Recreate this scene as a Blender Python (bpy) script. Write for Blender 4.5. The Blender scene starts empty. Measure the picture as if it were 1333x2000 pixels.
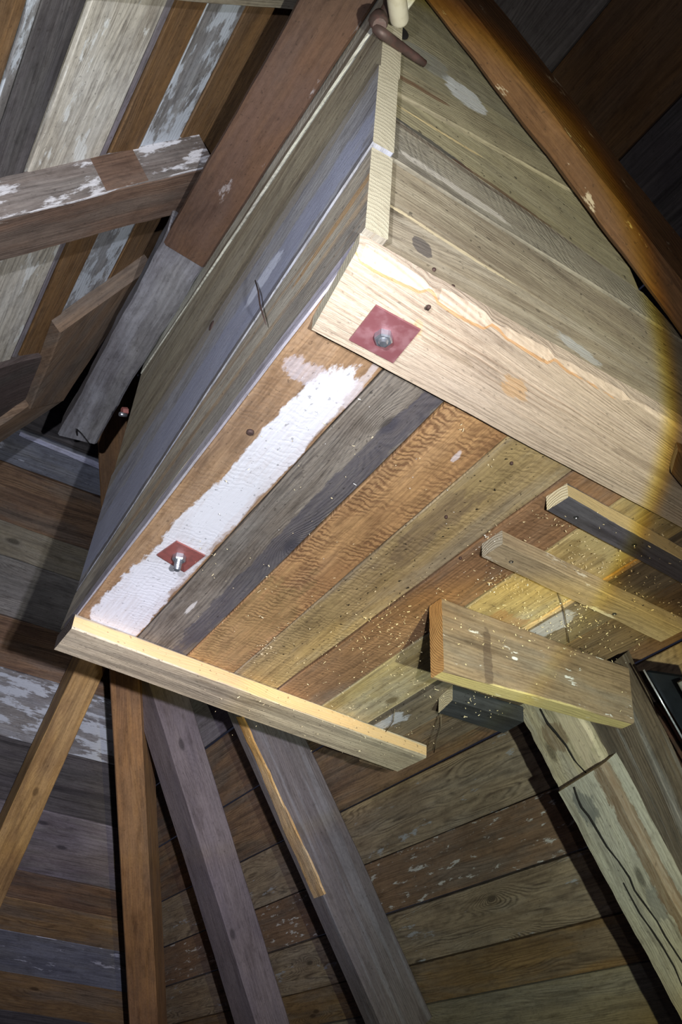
import bpy, math, random, zlib
import numpy as np
from mathutils import Matrix, Vector
random.seed(7)
SC = bpy.context.scene
COL = SC.collection

# ------------------------------------------------------------------ camera
# frame 1333x2000, focal length in pixels; world X / Y run along the box, Z is up
F = 3.73e6 ** .5
def vdir(x, y):
    a = np.array([x-666.5, -(y-1000.), -F]); return a/np.linalg.norm(a)
_Z = vdir(920, -1720); _X = vdir(5266, 2872); _X = _X-_Z*_X.dot(_Z); _X /= np.linalg.norm(_X); _Y = np.cross(_Z, _X)
RW = np.array([_X, _Y, _Z]); CAM = np.array([0, 0, 1.6])
cd = bpy.data.cameras.new('camera'); cam = bpy.data.objects.new('camera', cd); COL.objects.link(cam)
cd.sensor_fit = 'VERTICAL'; cd.sensor_height = 36; cd.sensor_width = 24; cd.lens = 36*F/2000; cd.clip_start = .02
cam.matrix_world = Matrix.Translation(Vector(CAM)) @ Matrix([list(r) for r in RW]).to_4x4()
SC.camera = cam

def ray(x, y): return RW @ vdir(x, y)
def at(x, y, n, d):
    "the point of the plane n.p = d that is seen at a pixel of the photograph"
    r = ray(x, y); n = np.array(n, float); return CAM+r*((d-n.dot(CAM))/n.dot(r))
def zat(x, y, z): return at(x, y, (0, 0, 1), z)
def xat(x, y, v): return at(x, y, (1, 0, 0), v)
def yat(x, y, v): return at(x, y, (0, 1, 0), v)

# ------------------------------------------------------------------ light
w = bpy.data.worlds.new('dark_attic'); SC.world = w; w.use_nodes = True
w.node_tree.nodes['Background'].inputs[0].default_value = (.55, .6, 1, 1)
w.node_tree.nodes['Background'].inputs[1].default_value = .014
SC.view_settings.view_transform = 'Standard'; SC.view_settings.look = 'None'
SC.view_settings.gamma = 1; SC.view_settings.use_curve_mapping = False
SC.view_settings.exposure = 0.62

def torch(name, loc, target, energy, ramp, size, cone):
    """a hand torch or an added fill: the beam's colour and strength go by the angle from its axis"""
    l = bpy.data.lights.new(name, 'SPOT'); l.energy = energy; l.shadow_soft_size = size
    l.spot_size = math.radians(cone*2); l.spot_blend = .25
    o = bpy.data.objects.new(name, l); COL.objects.link(o); o.location = loc
    o.rotation_euler = (Vector(target)-Vector(loc)).to_track_quat('-Z', 'Y').to_euler()
    l.use_nodes = True; nt = l.node_tree; em = nt.nodes['Emission']
    tc = nt.nodes.new('ShaderNodeTexCoord'); sp = nt.nodes.new('ShaderNodeSeparateXYZ')
    nt.links.new(tc.outputs['Normal'], sp.inputs[0])
    ab = nt.nodes.new('ShaderNodeMath'); ab.operation = 'ABSOLUTE'; nt.links.new(sp.outputs[2], ab.inputs[0])
    ac = nt.nodes.new('ShaderNodeMath'); ac.operation = 'ARCCOSINE'; nt.links.new(ab.outputs[0], ac.inputs[0])
    dv = nt.nodes.new('ShaderNodeMath'); dv.operation = 'DIVIDE'; dv.inputs[1].default_value = math.radians(60)
    nt.links.new(ac.outputs[0], dv.inputs[0])
    cr = nt.nodes.new('ShaderNodeValToRGB'); e = cr.color_ramp.elements
    while len(e) > 1: e.remove(e[-1])
    e[0].position = ramp[0][0]/60; e[0].color = (*ramp[0][1], 1)
    for a_, c_ in ramp[1:]:
        k = e.new(a_/60); k.color = (*c_, 1)
    nt.links.new(dv.outputs[0], cr.inputs[0]); nt.links.new(cr.outputs[0], em.inputs[0])
    return o
TORCH = (.23, .03, 1.70)
torch('torch_beam', TORCH, CAM+ray(420, 800)*2.2, 80,
      [(0, (.94, .96, 1)), (14, (1, .98, .95)), (25.4, (.93, .92, .80)), (25.9, (.90, .78, .20)), (26.4, (.40, .25, .05)),
       (27.0, (.16, .15, .14)), (30, (.12, .11, .11)), (38, (.11, .11, .12)), (48, (.0, .0, .0))], .010, 58)
torch('wall_fill', (.26, .0, 1.68), CAM+ray(150, 1720)*3, 300,
      [(0, (.92, .88, 1)), (9, (.92, .88, 1)), (14, (.55, .53, .62)), (18, (.15, .15, .17)), (23, (0, 0, 0))], .012, 36)  # added fill beside the main torch, brightens the lower-left boards
torch('left_fill', (-.25, .0, 1.78), CAM+ray(330, 640)*2.2, 78,
      [(0, (.90, .92, 1)), (14, (.90, .92, 1)), (18, (.5, .5, .55)), (22, (.08, .08, .09)), (26, (0, 0, 0))], .015, 36)  # added fill, set off to the left to brighten the box's side
torch('second_torch', (.58, .0, 1.55), CAM+ray(1020, 1640)*2.2, 125,
      [(0, (.90, 1, .88)), (9, (.90, .98, .80)), (14, (.92, .92, .62)), (16.2, (.80, .66, .25)), (17.5, (.20, .16, .10)), (24, (.03, .03, .02)), (28, (0, 0, 0))], .012, 32)

# ------------------------------------------------------------------ materials
DESAT = .76
def srgb(c):
    g = .3*c[0]+.55*c[1]+.15*c[2]; c = [g+(v-g)*DESAT for v in c]
    return tuple(((v/255)/12.92 if v/255 <= .04045 else ((v/255+.055)/1.055)**2.4) for v in c)+(1,)

class NT:
    def __init__(s, name):
        s.m = bpy.data.materials.new(name); s.m.use_nodes = True; s.t = s.m.node_tree
        s.b = s.t.nodes['Principled BSDF']
    def n(s, typ, **kw):
        o = s.t.nodes.new(typ)
        for k, v in kw.items(): setattr(o, k, v)
        return o
    def put(s, inp, v):
        if isinstance(v, bpy.types.NodeSocket): s.t.links.new(v, inp)
        elif v is not None: inp.default_value = v
    def math(s, op, a, b=None, c=None, clamp=False):
        o = s.n('ShaderNodeMath', operation=op, use_clamp=clamp)
        for i, v in enumerate((a, b, c)):
            if v is not None: s.put(o.inputs[i], v)
        return o.outputs[0]
    def step(s, x, lo, hi):
        o = s.n('ShaderNodeMapRange', interpolation_type='SMOOTHSTEP')
        s.put(o.inputs[0], x); o.inputs[1].default_value = lo; o.inputs[2].default_value = hi
        return o.outputs[0]
    def mix(s, f, a, b, mode='MIX'):
        o = s.n('ShaderNodeMix', data_type='RGBA', blend_type=mode)
        s.put(o.inputs[0], f); s.put(o.inputs[6], a); s.put(o.inputs[7], b)
        return o.outputs[2]
    def vec(s, x, y, z=0.0):
        o = s.n('ShaderNodeCombineXYZ'); s.put(o.inputs[0], x); s.put(o.inputs[1], y); s.put(o.inputs[2], z)
        return o.outputs[0]
    def noise(s, v, scale=1.0, detail=2.0, rough=.5):
        o = s.n('ShaderNodeTexNoise', noise_dimensions='2D'); s.put(o.inputs['Vector'], v)
        o.inputs['Scale'].default_value = scale; o.inputs['Detail'].default_value = detail; o.inputs['Roughness'].default_value = rough
        return o.outputs[0]

def wood(name, base, dark, mottle=None, freq=110, ring=.55, warp=5, fibre=.5, motamt=.6, stain=None, stamt=0, stscale=1.0,
         patches=(), saw=0, sawcol=None, knot=0, bump=.5, rough=.75, specks=.35, seed=0, streak=None, streakamt=0, grey=.42, mid=.75):
    """weathered board: growth rings and fibres along u, mottling, old paint, saw marks, knots"""
    N = NT(name)
    uv = N.n('ShaderNodeUVMap', uv_map='grain').outputs[0]
    sp = N.n('ShaderNodeSeparateXYZ'); N.put(sp.inputs[0], uv); u, v = sp.outputs[0], sp.outputs[1]
    u = N.math('ADD', u, seed*3.7); v = N.math('ADD', v, seed*1.3)
    low = N.noise(N.vec(N.math('MULTIPLY', u, 1.3), N.math('MULTIPLY', v, 7)), 1, 2)
    wob = N.noise(N.vec(N.math('MULTIPLY', u, 6), N.math('MULTIPLY', v, 30)), 1, 2)
    s = N.math('MULTIPLY_ADD', v, freq, N.math('MULTIPLY_ADD', low, warp*2, N.math('MULTIPLY', wob, .9)))
    kd = None
    if knot:
        vo = N.n('ShaderNodeTexVoronoi', voronoi_dimensions='2D'); N.put(vo.inputs['Vector'], N.vec(N.math('MULTIPLY', u, 2.4), N.math('MULTIPLY', v, 5.2)))
        vo.inputs['Scale'].default_value = 1
        gc = N.n('ShaderNodeSeparateColor'); N.put(gc.inputs[0], vo.outputs['Color'])
        kd = N.math('ADD', vo.outputs['Distance'], N.math('MULTIPLY', N.math('GREATER_THAN', gc.outputs[0], .30*knot), 3))
        s = N.math('ADD', s, N.math('MULTIPLY', N.math('POWER', 2.718, N.math('MULTIPLY', kd, -6)), 11))
    rg = N.math('POWER', N.math('MULTIPLY_ADD', N.math('SINE', N.math('MULTIPLY', s, 6.2832)), .5, .5), 1.8)
    fib = N.noise(N.vec(N.math('MULTIPLY', u, 9), N.math('MULTIPLY', v, 420)), 1, 3, .6)
    fine = N.noise(N.vec(N.math('MULTIPLY', u, 60), N.math('MULTIPLY', v, 130)), 1, 3, .7)
    amp = N.math('MULTIPLY_ADD', N.step(N.noise(N.vec(N.math('MULTIPLY', u, 2.3), N.math('MULTIPLY_ADD', v, 19, 5.5)), 1, 3, .6), .35, .68), .85*ring, .2*ring)
    f = N.math('MULTIPLY_ADD', rg, amp, N.math('MULTIPLY', N.math('SUBTRACT', fib, .45), fibre*2), clamp=True)
    col = N.mix(f, srgb(base), srgb(dark))
    big = N.noise(N.vec(N.math('MULTIPLY', u, 3.1), N.math('MULTIPLY_ADD', v, 11, 7.7)), 1, 4, .6)
    if mottle: col = N.mix(N.math('MULTIPLY', N.step(big, .40, .68), motamt), col, srgb(mottle))
    if streak:
        st = N.noise(N.vec(N.math('MULTIPLY', u, 1.1), N.math('MULTIPLY_ADD', v, 38, 3.1)), 1, 3, .55)
        col = N.mix(N.math('MULTIPLY', N.step(st, .50, .64), streakamt), col, srgb(streak))
    md = N.noise(N.vec(N.math('MULTIPLY', u, 3.4), N.math('MULTIPLY_ADD', v, 95, 8.8)), 1, 4, .6)
    bt = N.noise(N.vec(N.math('MULTIPLY', u, 15), N.math('MULTIPLY_ADD', v, 32, 2.2)), 1, 4, .65)
    col = N.mix(N.math('MULTIPLY', N.step(md, .46, .70), .55*mid), col, N.mix(1, col, (.50, .46, .43, 1), 'MULTIPLY'))
    col = N.mix(N.math('MULTIPLY', N.step(md, .54, .30), .5*mid), col, N.mix(1, col, (1.35, 1.33, 1.28, 1), 'MULTIPLY'))
    col = N.mix(N.math('MULTIPLY', N.step(bt, .50, .72), .6*mid), col, N.mix(1, col, (.52, .50, .5, 1), 'MULTIPLY'))
    # broad uneven weathering: greyed areas and darker ones
    wz = N.noise(N.vec(N.math('MULTIPLY', u, 1.6), N.math('MULTIPLY_ADD', v, 9, 2.6)), 1, 5, .62)
    bwn = N.n('ShaderNodeRGBToBW'); N.put(bwn.inputs[0], col)
    gv = N.n('ShaderNodeCombineColor'); N.put(gv.inputs[0], bwn.outputs[0]); N.put(gv.inputs[1], N.math('MULTIPLY', bwn.outputs[0], .98)); N.put(gv.inputs[2], N.math('MULTIPLY', bwn.outputs[0], .94))
    col = N.mix(N.math('MULTIPLY', N.step(wz, .42, .66), grey), col, gv.outputs[0])
    bw2 = N.noise(N.vec(N.math('MULTIPLY', u, 4.3), N.math('MULTIPLY_ADD', v, 26, 6.1)), 1, 5, .65)
    col = N.mix(N.math('MULTIPLY', N.step(bw2, .52, .74), .5), col, N.mix(1, col, (.42, .38, .36, 1), 'MULTIPLY'))
    bl = N.noise(N.vec(N.math('MULTIPLY', u, 2.0), N.math('MULTIPLY_ADD', v, 4, 1.9)), 1, 3, .6)
    col = N.mix(N.math('MULTIPLY', N.step(bl, .5, .8), .38), col, N.mix(1, col, (.45, .42, .42, 1), 'MULTIPLY'))
    col = N.mix(N.math('MULTIPLY', N.step(fine, .35, .75), .28), col, N.mix(1, col, (.5, .48, .46, 1), 'MULTIPLY'))
    if saw:
        sn = N.noise(N.vec(N.math('MULTIPLY', u, 26), N.math('MULTIPLY', v, 34)), 1, 3, .6)
        sw = N.math('MULTIPLY_ADD', N.math('SINE', N.math('MULTIPLY_ADD', u, 430, N.math('MULTIPLY_ADD', v, 60, N.math('MULTIPLY', sn, 16)))), .5, .5)
        sw = N.math('MULTIPLY', N.math('POWER', sw, 1.5), N.step(N.noise(N.vec(N.math('MULTIPLY', u, 7), N.math('MULTIPLY', v, 12)), 1, 2), .28, .62))
        col = N.mix(N.math('MULTIPLY', sw, saw), col, srgb(sawcol or dark))
    if kd is not None:
        kk = N.math('SUBTRACT', 1, N.step(kd, .035, .085))
        kr = N.math('MULTIPLY_ADD', N.math('SINE', N.math('MULTIPLY', kd, 300)), .25, .7)
        col = N.mix(N.math('MULTIPLY', kk, .8), col, N.mix(kr, srgb([c*.35 for c in dark]), srgb([c*.8 for c in dark])))
    paint = None
    if stain:
        a = N.noise(N.vec(N.math('MULTIPLY', u, 5*stscale), N.math('MULTIPLY_ADD', v, 16*stscale, 4.4)), 1, 6, .68)
        paint = N.step(a, .66-stamt*.4, .72-stamt*.36)
        paint = N.math('MULTIPLY', paint, N.math('SUBTRACT', 1, N.math('MULTIPLY', f, .35)))
        col = N.mix(paint, col, srgb(stain))
    if patches:
        fu = N.n('ShaderNodeUVMap', uv_map='face').outputs[0]
        sp2 = N.n('ShaderNodeSeparateXYZ'); N.put(sp2.inputs[0], fu)
        pn = N.noise(N.vec(N.math('MULTIPLY', u, 9), N.math('MULTIPLY', v, 22)), 1, 6, .68)
        ps = N.noise(N.vec(N.math('MULTIPLY', u, 16), N.math('MULTIPLY', v, 150)), 1, 4, .7)
        for p in patches:   # (colour, t centre, half, s centre, half, strength, edge)
            pc, tc, th, sc, sh, am, ed = p
            du = N.math('POWER', N.math('DIVIDE', N.math('ABSOLUTE', N.math('SUBTRACT', sp2.outputs[0], tc)), th), 2.6)
            dv = N.math('POWER', N.math('DIVIDE', N.math('ABSOLUTE', N.math('SUBTRACT', sp2.outputs[1], sc)), sh), 2.6)
            d = N.math('ADD', N.math('POWER', N.math('ADD', du, dv), 1/2.6), N.math('MULTIPLY', N.math('SUBTRACT', pn, .5), ed*4))
            mk = N.math('SUBTRACT', 1, N.step(d, 1-.35*ed, 1.03))
            mk = N.math('MULTIPLY', mk, N.math('MULTIPLY_ADD', ps, -.55, am+.22), clamp=True)
            col = N.mix(mk, col, N.mix(N.math('MULTIPLY', f, .3), srgb(pc), srgb([c*.75 for c in pc])))
    if specks:
        so = N.noise(N.vec(N.math('MULTIPLY', u, 75), N.math('MULTIPLY', v, 110)), 1, 2, .5)
        col = N.mix(N.math('MULTIPLY', N.step(so, .70, .76), specks), col, (.012, .009, .007, 1))
    N.put(N.b.inputs['Base Color'], col)
    N.b.inputs['Roughness'].default_value = rough
    N.b.inputs['Specular IOR Level'].default_value = .35
    h = N.math('MULTIPLY_ADD', rg, N.math('MULTIPLY', amp, .7), N.math('MULTIPLY_ADD', fib, .8, N.math('MULTIPLY', fine, .8)))
    if saw: h = N.math('ADD', h, N.math('MULTIPLY', sw, -.8))
    bp = N.n('ShaderNodeBump'); bp.inputs['Strength'].default_value = bump; bp.inputs['Distance'].default_value = .0014
    N.put(bp.inputs['Height'], h); N.put(N.b.inputs['Normal'], bp.outputs[0])
    return N.m

def endgrain(name, base, dark, freq=170, cx=.03, cy=-.06, amt=.6):
    N = NT(name)
    uv = N.n('ShaderNodeUVMap', uv_map='grain').outputs[0]
    sp = N.n('ShaderNodeSeparateXYZ'); N.put(sp.inputs[0], uv)
    du = N.math('SUBTRACT', sp.outputs[0], cx); dv = N.math('SUBTRACT', sp.outputs[1], cy)
    r = N.math('SQRT', N.math('ADD', N.math('MULTIPLY', du, du), N.math('MULTIPLY', dv, dv)))
    r = N.math('MULTIPLY_ADD', r, freq, N.math('MULTIPLY', N.noise(uv, 22, 2), 1.8))
    rg = N.math('POWER', N.math('MULTIPLY_ADD', N.math('SINE', N.math('MULTIPLY', r, 6.2832)), .5, .5), 2); rg = N.math('MULTIPLY', rg, amt/.6)
    g = N.noise(uv, 500, 2); m = N.noise(uv, 40, 3)
    col = N.mix(N.math('MULTIPLY', rg, .6), srgb(base), srgb(dark))
    col = N.mix(N.math('MULTIPLY', N.step(m, .45, .75), .35), col, srgb(dark))
    N.put(N.b.inputs['Base Color'], col); N.b.inputs['Roughness'].default_value = .85
    bp = N.n('ShaderNodeBump'); bp.inputs['Strength'].default_value = .5; bp.inputs['Distance'].default_value = .0015
    N.put(bp.inputs['Height'], N.math('ADD', g, rg)); N.put(N.b.inputs['Normal'], bp.outputs[0])
    return N.m

def plain(name, col, rough=.5, metal=0, rust=None, rustamt=.5, nscale=120, bump=.2):
    N = NT(name); tc = N.n('ShaderNodeTexCoord').outputs['Object']
    o = N.n('ShaderNodeTexNoise'); N.put(o.inputs['Vector'], tc); o.inputs['Scale'].default_value = nscale; o.inputs['Detail'].default_value = 5
    c = N.mix(N.math('MULTIPLY', N.step(o.outputs[0], .42, .66), rustamt), srgb(col), srgb(rust or [x*.6 for x in col]))
    N.put(N.b.inputs['Base Color'], c); N.b.inputs['Roughness'].default_value = rough; N.b.inputs['Metallic'].default_value = metal
    bp = N.n('ShaderNodeBump'); bp.inputs['Strength'].default_value = bump; bp.inputs['Distance'].default_value = .001
    N.put(bp.inputs['Height'], o.outputs[0]); N.put(N.b.inputs['Normal'], bp.outputs[0])
    return N.m

# ------------------------------------------------------------------ mesh builders
def link(name, me, parent=None, mats=()):
    o = bpy.data.objects.new(name, me); COL.objects.link(o)
    for m in mats: me.materials.append(m)
    if parent: o.parent = parent; o.matrix_parent_inverse = parent.matrix_world.inverted()
    return o
def tag(o, label=None, cat=None, group=None, kind=None):
    if label: o['label'] = label
    if cat: o['category'] = cat
    if group: o['group'] = group
    if kind: o['kind'] = kind
    return o
def empty(name, loc=(0, 0, 0)):
    o = bpy.data.objects.new(name, None); COL.objects.link(o); o.location = Vector([float(c) for c in loc]); o.empty_display_size = .05
    bpy.context.view_layer.update()
    return o

def wobble(rng, n, amp, rough=.5):
    k = np.zeros(n+1)
    for f_ in (1.3, 3.1, 7.7, 17.0):
        k += math.sin(rng.random()*6.28)*0 + np.sin(np.arange(n+1)/max(n, 1)*f_*3.14+rng.random()*6.28)/f_**rough
    return k*amp*.5

def board(name, quad, T, mats, parent=None, nseg=8, jit=.0015, ch=.0025, wane=None, endjit=0, seed=None, sag=0):
    """a board or timber. quad = face corners P0,P1 (start edge) and P3,P2 (far edge): P0->P3 and P1->P2 are the long edges;
    T = thickness vector away from that face. wane = (amount, start, stop) eats the P1->P2 arris."""
    rng = random.Random(zlib.crc32(f'{name}{float(quad[0][0]):.4f}{float(quad[2][1]):.4f}'.encode()) if seed is None else seed)
    P0, P1, P2, P3 = [np.array(p, float) for p in quad]; T = np.array(T, float)
    origin = (P0+P1+P2+P3)/4
    th = np.linalg.norm(T); tn = T/th; ch = min(ch, th*.3)
    ja = wobble(rng, nseg, jit); jb = wobble(rng, nseg, jit); jt = wobble(rng, nseg, jit*.6)
    L = (np.linalg.norm(P3-P0)+np.linalg.norm(P2-P1))/2
    rows = []; wn = []
    for i in range(nseg+1):
        t = i/nseg
        a = P0+(P3-P0)*t; b = P1+(P2-P1)*t; wv = (b-a); wd = np.linalg.norm(wv); wv /= max(wd, 1e-6); wn.append(wd)
        a = a+wv*ja[i]; b = b+wv*jb[i]
        off = tn*(jt[i]*(0 if T is None else 1)+sag*math.sin(t*3.14159)); a = a+off; b = b+off
        c = min(ch, wd*.3); cb = cz = c
        if wane:
            for s0, s1, am in wane:
                if s0 < t < s1:
                    k_ = (t-s0)/(s1-s0); env = min(1, k_*7, (1-k_)*12)
                    cb = c+am*env*(.85+.15*math.sin(i*.23)+rng.uniform(-.035, .035)); cz = max(c, cb*.85)
        cz = min(cz, th*.8)
        rows.append([a+wv*c, b-wv*cb, b+tn*cz, b+T-tn*c, b+T-wv*c, a+T+wv*c, a+T-tn*c, a+tn*c])
    V = []; Fc = []; UV = []; UF = []; MI = []
    for r in rows: V += [tuple(p-origin) for p in r]
    su, sv = rng.random()*9, rng.random()*9
    for i in range(nseg):
        t0, t1 = i/nseg, (i+1)/nseg
        per0 = [0]; per1 = [0]
        for k in range(8):
            per0.append(per0[-1]+np.linalg.norm(rows[i][(k+1) % 8]-rows[i][k])); per1.append(per1[-1]+np.linalg.norm(rows[i+1][(k+1) % 8]-rows[i+1][k]))
        for k in range(8):
            k2 = (k+1) % 8
            Fc.append((i*8+k, i*8+k2, (i+1)*8+k2, (i+1)*8+k))
            UV += [(su+t0*L, sv+per0[k]), (su+t0*L, sv+per0[k+1]), (su+t1*L, sv+per1[k+1]), (su+t1*L, sv+per1[k])]
            s0, s1 = (0, 1) if k == 0 else ((1.01, 1.02) if k == 1 else ((1.02, 2.0) if k == 2 else (3+k, 4+k)))
            UF += [(t0, s0), (t0, s1), (t1, s1), (t1, s0)]; MI.append(0)
    for base, order in ((0, list(range(7, -1, -1))), (nseg, list(range(8)))):
        Fc.append(tuple(base*8+k for k in order)); MI.append(1 if len(mats) > 1 else 0)
        r = rows[base]; ex = (r[1]-r[0]); ex /= np.linalg.norm(ex)+1e-9
        for k in order:
            q = r[k]-r[0]; UV.append((float(q@ex), float(q@tn))); UF.append((9, 9))
    me = bpy.data.meshes.new(name); me.from_pydata(V, [], Fc)
    u1 = me.uv_layers.new(name='grain'); u2 = me.uv_layers.new(name='face')
    u1.data.foreach_set('uv', np.array(UV, dtype=np.float32).ravel()); u2.data.foreach_set('uv', np.array(UF, dtype=np.float32).ravel())
    me.polygons.foreach_set('material_index', MI)
    me.validate(); me.update()
    # consistent outward normals
    nq = np.cross(P1-P0, P3-P0)
    if nq.dot(T) > 0: me.flip_normals()
    o = bpy.data.objects.new(name, me); COL.objects.link(o)
    for m in mats: me.materials.append(m)
    o.location = Vector([float(c) for c in origin])
    if parent:
        o.parent = parent; o.matrix_parent_inverse = Matrix.Translation(-parent.location)
    return o

def tube(name, pts, rad, mats, parent=None, seg=10, caps=True, smooth=True):
    pts = [np.array(p, float) for p in pts]; origin = sum(pts)/len(pts)
    rad = rad if hasattr(rad, '__len__') else [rad]*len(pts)
    V = []; Fc = []
    ref = None
    for i, p in enumerate(pts):
        d = pts[min(i+1, len(pts)-1)]-pts[max(i-1, 0)]; d /= np.linalg.norm(d)+1e-9
        if ref is None:
            ref = np.cross(d, (0, 0, 1) if abs(d[2]) < .9 else (1, 0, 0))
        ref = ref-d*ref.dot(d); ref /= np.linalg.norm(ref); e2 = np.cross(d, ref)
        for k in range(seg):
            a = k/seg*6.28318; V.append(tuple(p-origin+(ref*math.cos(a)+e2*math.sin(a))*rad[i]))
    for i in range(len(pts)-1):
        for k in range(seg):
            k2 = (k+1) % seg; Fc.append((i*seg+k, i*seg+k2, (i+1)*seg+k2, (i+1)*seg+k))
    if caps:
        Fc.append(tuple(range(seg-1, -1, -1))); Fc.append(tuple((len(pts)-1)*seg+k for k in range(seg)))
    me = bpy.data.meshes.new(name); me.from_pydata(V, [], Fc); me.update()
    if smooth:
        for p in me.polygons: p.use_smooth = len(p.vertices) == 4
    o = bpy.data.objects.new(name, me); COL.objects.link(o)
    for m in mats: me.materials.append(m)
    o.location = Vector([float(c) for c in origin])
    if parent: o.parent = parent; o.matrix_parent_inverse = Matrix.Translation(-pwl(parent))
    return o
def pwl(p):
    v = p.location.copy()
    return v

def V3(*a): return np.array(a, float)

# ------------------------------------------------------------------ roof planes
# ridge runs along Y; right slope falls to +X, left slope to -X, the hipped end slope falls to +Y
mR = 1.1; nR = V3(mR, 0, 1); dR = 4.6; uR = nR/np.linalg.norm(nR)
mL = .5994; nL = V3(0, mL, 1); dL = 5.688; uL = nL/np.linalg.norm(nL)
nP = V3(-1.1, 0, 1); dP = 3.32; nC = nP; dC = 3.178; uP = nP/np.linalg.norm(nP)
XR = .35; ZR = 4.215

def bw(name, b, d, **k): return wood(name, b, d, **k)
OLD = {
 'blue':   bw('old_board_blue', (118, 124, 142), (70, 72, 90), mottle=(92, 96, 116), ring=.4, stain=(170, 176, 196), stamt=.12, knot=.9, seed=1),
 'grey':   bw('old_board_grey', (140, 136, 130), (84, 80, 78), mottle=(110, 106, 104), ring=.5, knot=1.1, seed=2),
 'brown':  bw('old_board_brown', (138, 104, 74), (84, 58, 42), mottle=(104, 76, 60), ring=.55, knot=1.0, seed=3, streak=(60, 46, 40), streakamt=.4),
 'tan':    bw('old_board_tan', (150, 140, 116), (98, 88, 72), mottle=(122, 112, 96), ring=.5, knot=1.3, seed=4),
 'dark':   bw('old_board_dark', (92, 88, 92), (52, 48, 54), mottle=(70, 68, 76), ring=.4, knot=1.0, seed=5, streak=(34, 32, 38), streakamt=.5),
 'violet': bw('old_board_violet', (116, 108, 118), (74, 68, 80), mottle=(136, 130, 144), ring=.45, knot=1.4, seed=6),
 'gold':   bw('old_board_gold', (150, 116, 70), (96, 66, 38), mottle=(120, 90, 56), ring=.65, warp=8, freq=60, knot=.8, seed=7),
 'chalk':  bw('old_board_chalky', (196, 190, 176), (128, 122, 112), grey=.2, mottle=(204, 204, 200), ring=.55, freq=75, warp=7, stain=(210, 214, 214), stamt=.16, seed=8),
 'white':  bw('old_board_limewashed', (128, 126, 128), (88, 86, 92), mottle=(150, 156, 166), ring=.3, stain=(176, 186, 200), stamt=.46, seed=9),
 'flaked': bw('old_board_flaked', (140, 106, 78), (92, 64, 46), mottle=(116, 88, 66), ring=.5, knot=.8, stain=(186, 182, 178), stamt=.15, stscale=2.0, seed=10),
 'umber':  bw('old_board_umber', (160, 138, 108), (92, 74, 58), mottle=(120, 98, 76), ring=.75, warp=9, freq=50, knot=1.0, grey=.25, seed=12, stain=(150, 152, 158), stamt=.06, stscale=.8),
 'oxide':  bw('old_board_red_brown', (128, 90, 48), (88, 58, 32), mottle=(104, 76, 48), ring=.4, grey=.2, seed=11),
}
def slope(struct, boards, n, d, P, U, along, thick=.026, gap=.004):
    """boards of one roof slope: list of (lo, hi, start, stop, material) across the coordinate P"""
    for i, (lo, hi, s, e, m) in enumerate(boards):
        rng = random.Random(i*31+7)
        o1, o2 = rng.uniform(0, .006), rng.uniform(0, .006)
        q = [P(lo+gap/2, s(lo))-U*o1, P(hi-gap/2, s(hi))-U*o2, P(hi-gap/2, e(hi))-U*o2, P(lo+gap/2, e(lo))-U*o1]
        board('roof_board', q, U*thick, [OLD[m]], parent=struct, nseg=16, jit=.004, ch=.002, seed=i*13+int(d*10))
def hipy(x): return 2.457+(x-.35)*1.835   # where right slope meets the end slope
def hipyL(x): return 2.457+(.35-x)*1.668   # where left slope meets the end slope

ceil_r = tag(empty('ceiling', (1.5, 1, 3)), kind='structure')
xs = [.352, .52, .70, .86, 1.03, 1.19, 1.35, 1.512, 1.666, 1.802, 1.928, 2.057, 2.155, 2.32, 2.47, 2.62, 2.80, 3.0]
ms = ['brown', 'dark', 'grey', 'oxide', 'dark', 'violet', 'brown', 'brown', 'umber', 'flaked', 'umber', 'gold', 'tan', 'brown', 'grey', 'dark', 'brown']
slope(ceil_r, [(xs[i], xs[i+1], lambda x: -1.4, lambda x: hipy(x)-.01, ms[i]) for i in range(len(xs)-1)], nR, dR,
      lambda x, y: V3(x, y, dR-mR*x), uR, 1)
ceil_e = tag(empty('ceiling', (.4, 3.5, 3.5)), kind='structure')
ys = [2.47, 2.66, 2.86, 3.075, 3.20, 3.40, 3.525, 3.745, 3.955, 4.24, 4.53, 4.85, 5.0, 5.18, 5.41, 5.64, 5.9]
ml = ['dark', 'brown', 'dark', 'blue', 'brown', 'tan', 'grey', 'brown', 'white', 'dark', 'violet', 'brown', 'gold', 'blue', 'gold', 'dark']
def hxr(y): return .35+(y-2.457)/1.835
def hxl(y): return .35-(y-2.457)/1.668
slope(ceil_e, [(ys[i], ys[i+1], lambda y: hxl(y)+.008, lambda y: hxr(y)-.008, ml[i]) for i in range(len(ys)-1)], nL, dL,
      lambda y, x: V3(x, y, dL-mL*y), uL, 0)
ceil_l = tag(empty('ceiling', (-.3, 1.5, 3.6)), kind='structure')
xl = [-2.0, -1.8, -1.6, -1.4, -1.2, -1.0, -.80, -.60, -.40, -.136, -.116, -.052, .071, .086, .142, .217, .325]
mp = ['brown', 'grey', 'dark', 'tan', 'brown', 'grey', 'brown', 'brown', 'oxide', 'white', 'dark', 'chalk', 'violet', 'oxide', 'white', 'oxide']
slope(ceil_l, [(xl[i], xl[i+1], lambda x: -1.4, lambda x: 2.30-.6*max(x-.03, 0), mp[i]) for i in range(len(xl)-1)], nP, dP,
      lambda x, y: V3(x, y, dP+1.1*x), uP, 1)
# the bright bevelled edge of one end board
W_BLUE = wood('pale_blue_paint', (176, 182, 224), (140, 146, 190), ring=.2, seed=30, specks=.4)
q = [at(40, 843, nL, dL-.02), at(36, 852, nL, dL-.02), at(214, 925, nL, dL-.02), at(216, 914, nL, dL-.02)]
o = board('painted_lath', q, uL*.012, [W_BLUE], parent=ceil_e, nseg=10, jit=.003); o['label'] = 'pale blue painted lath edge between two boards'

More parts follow.
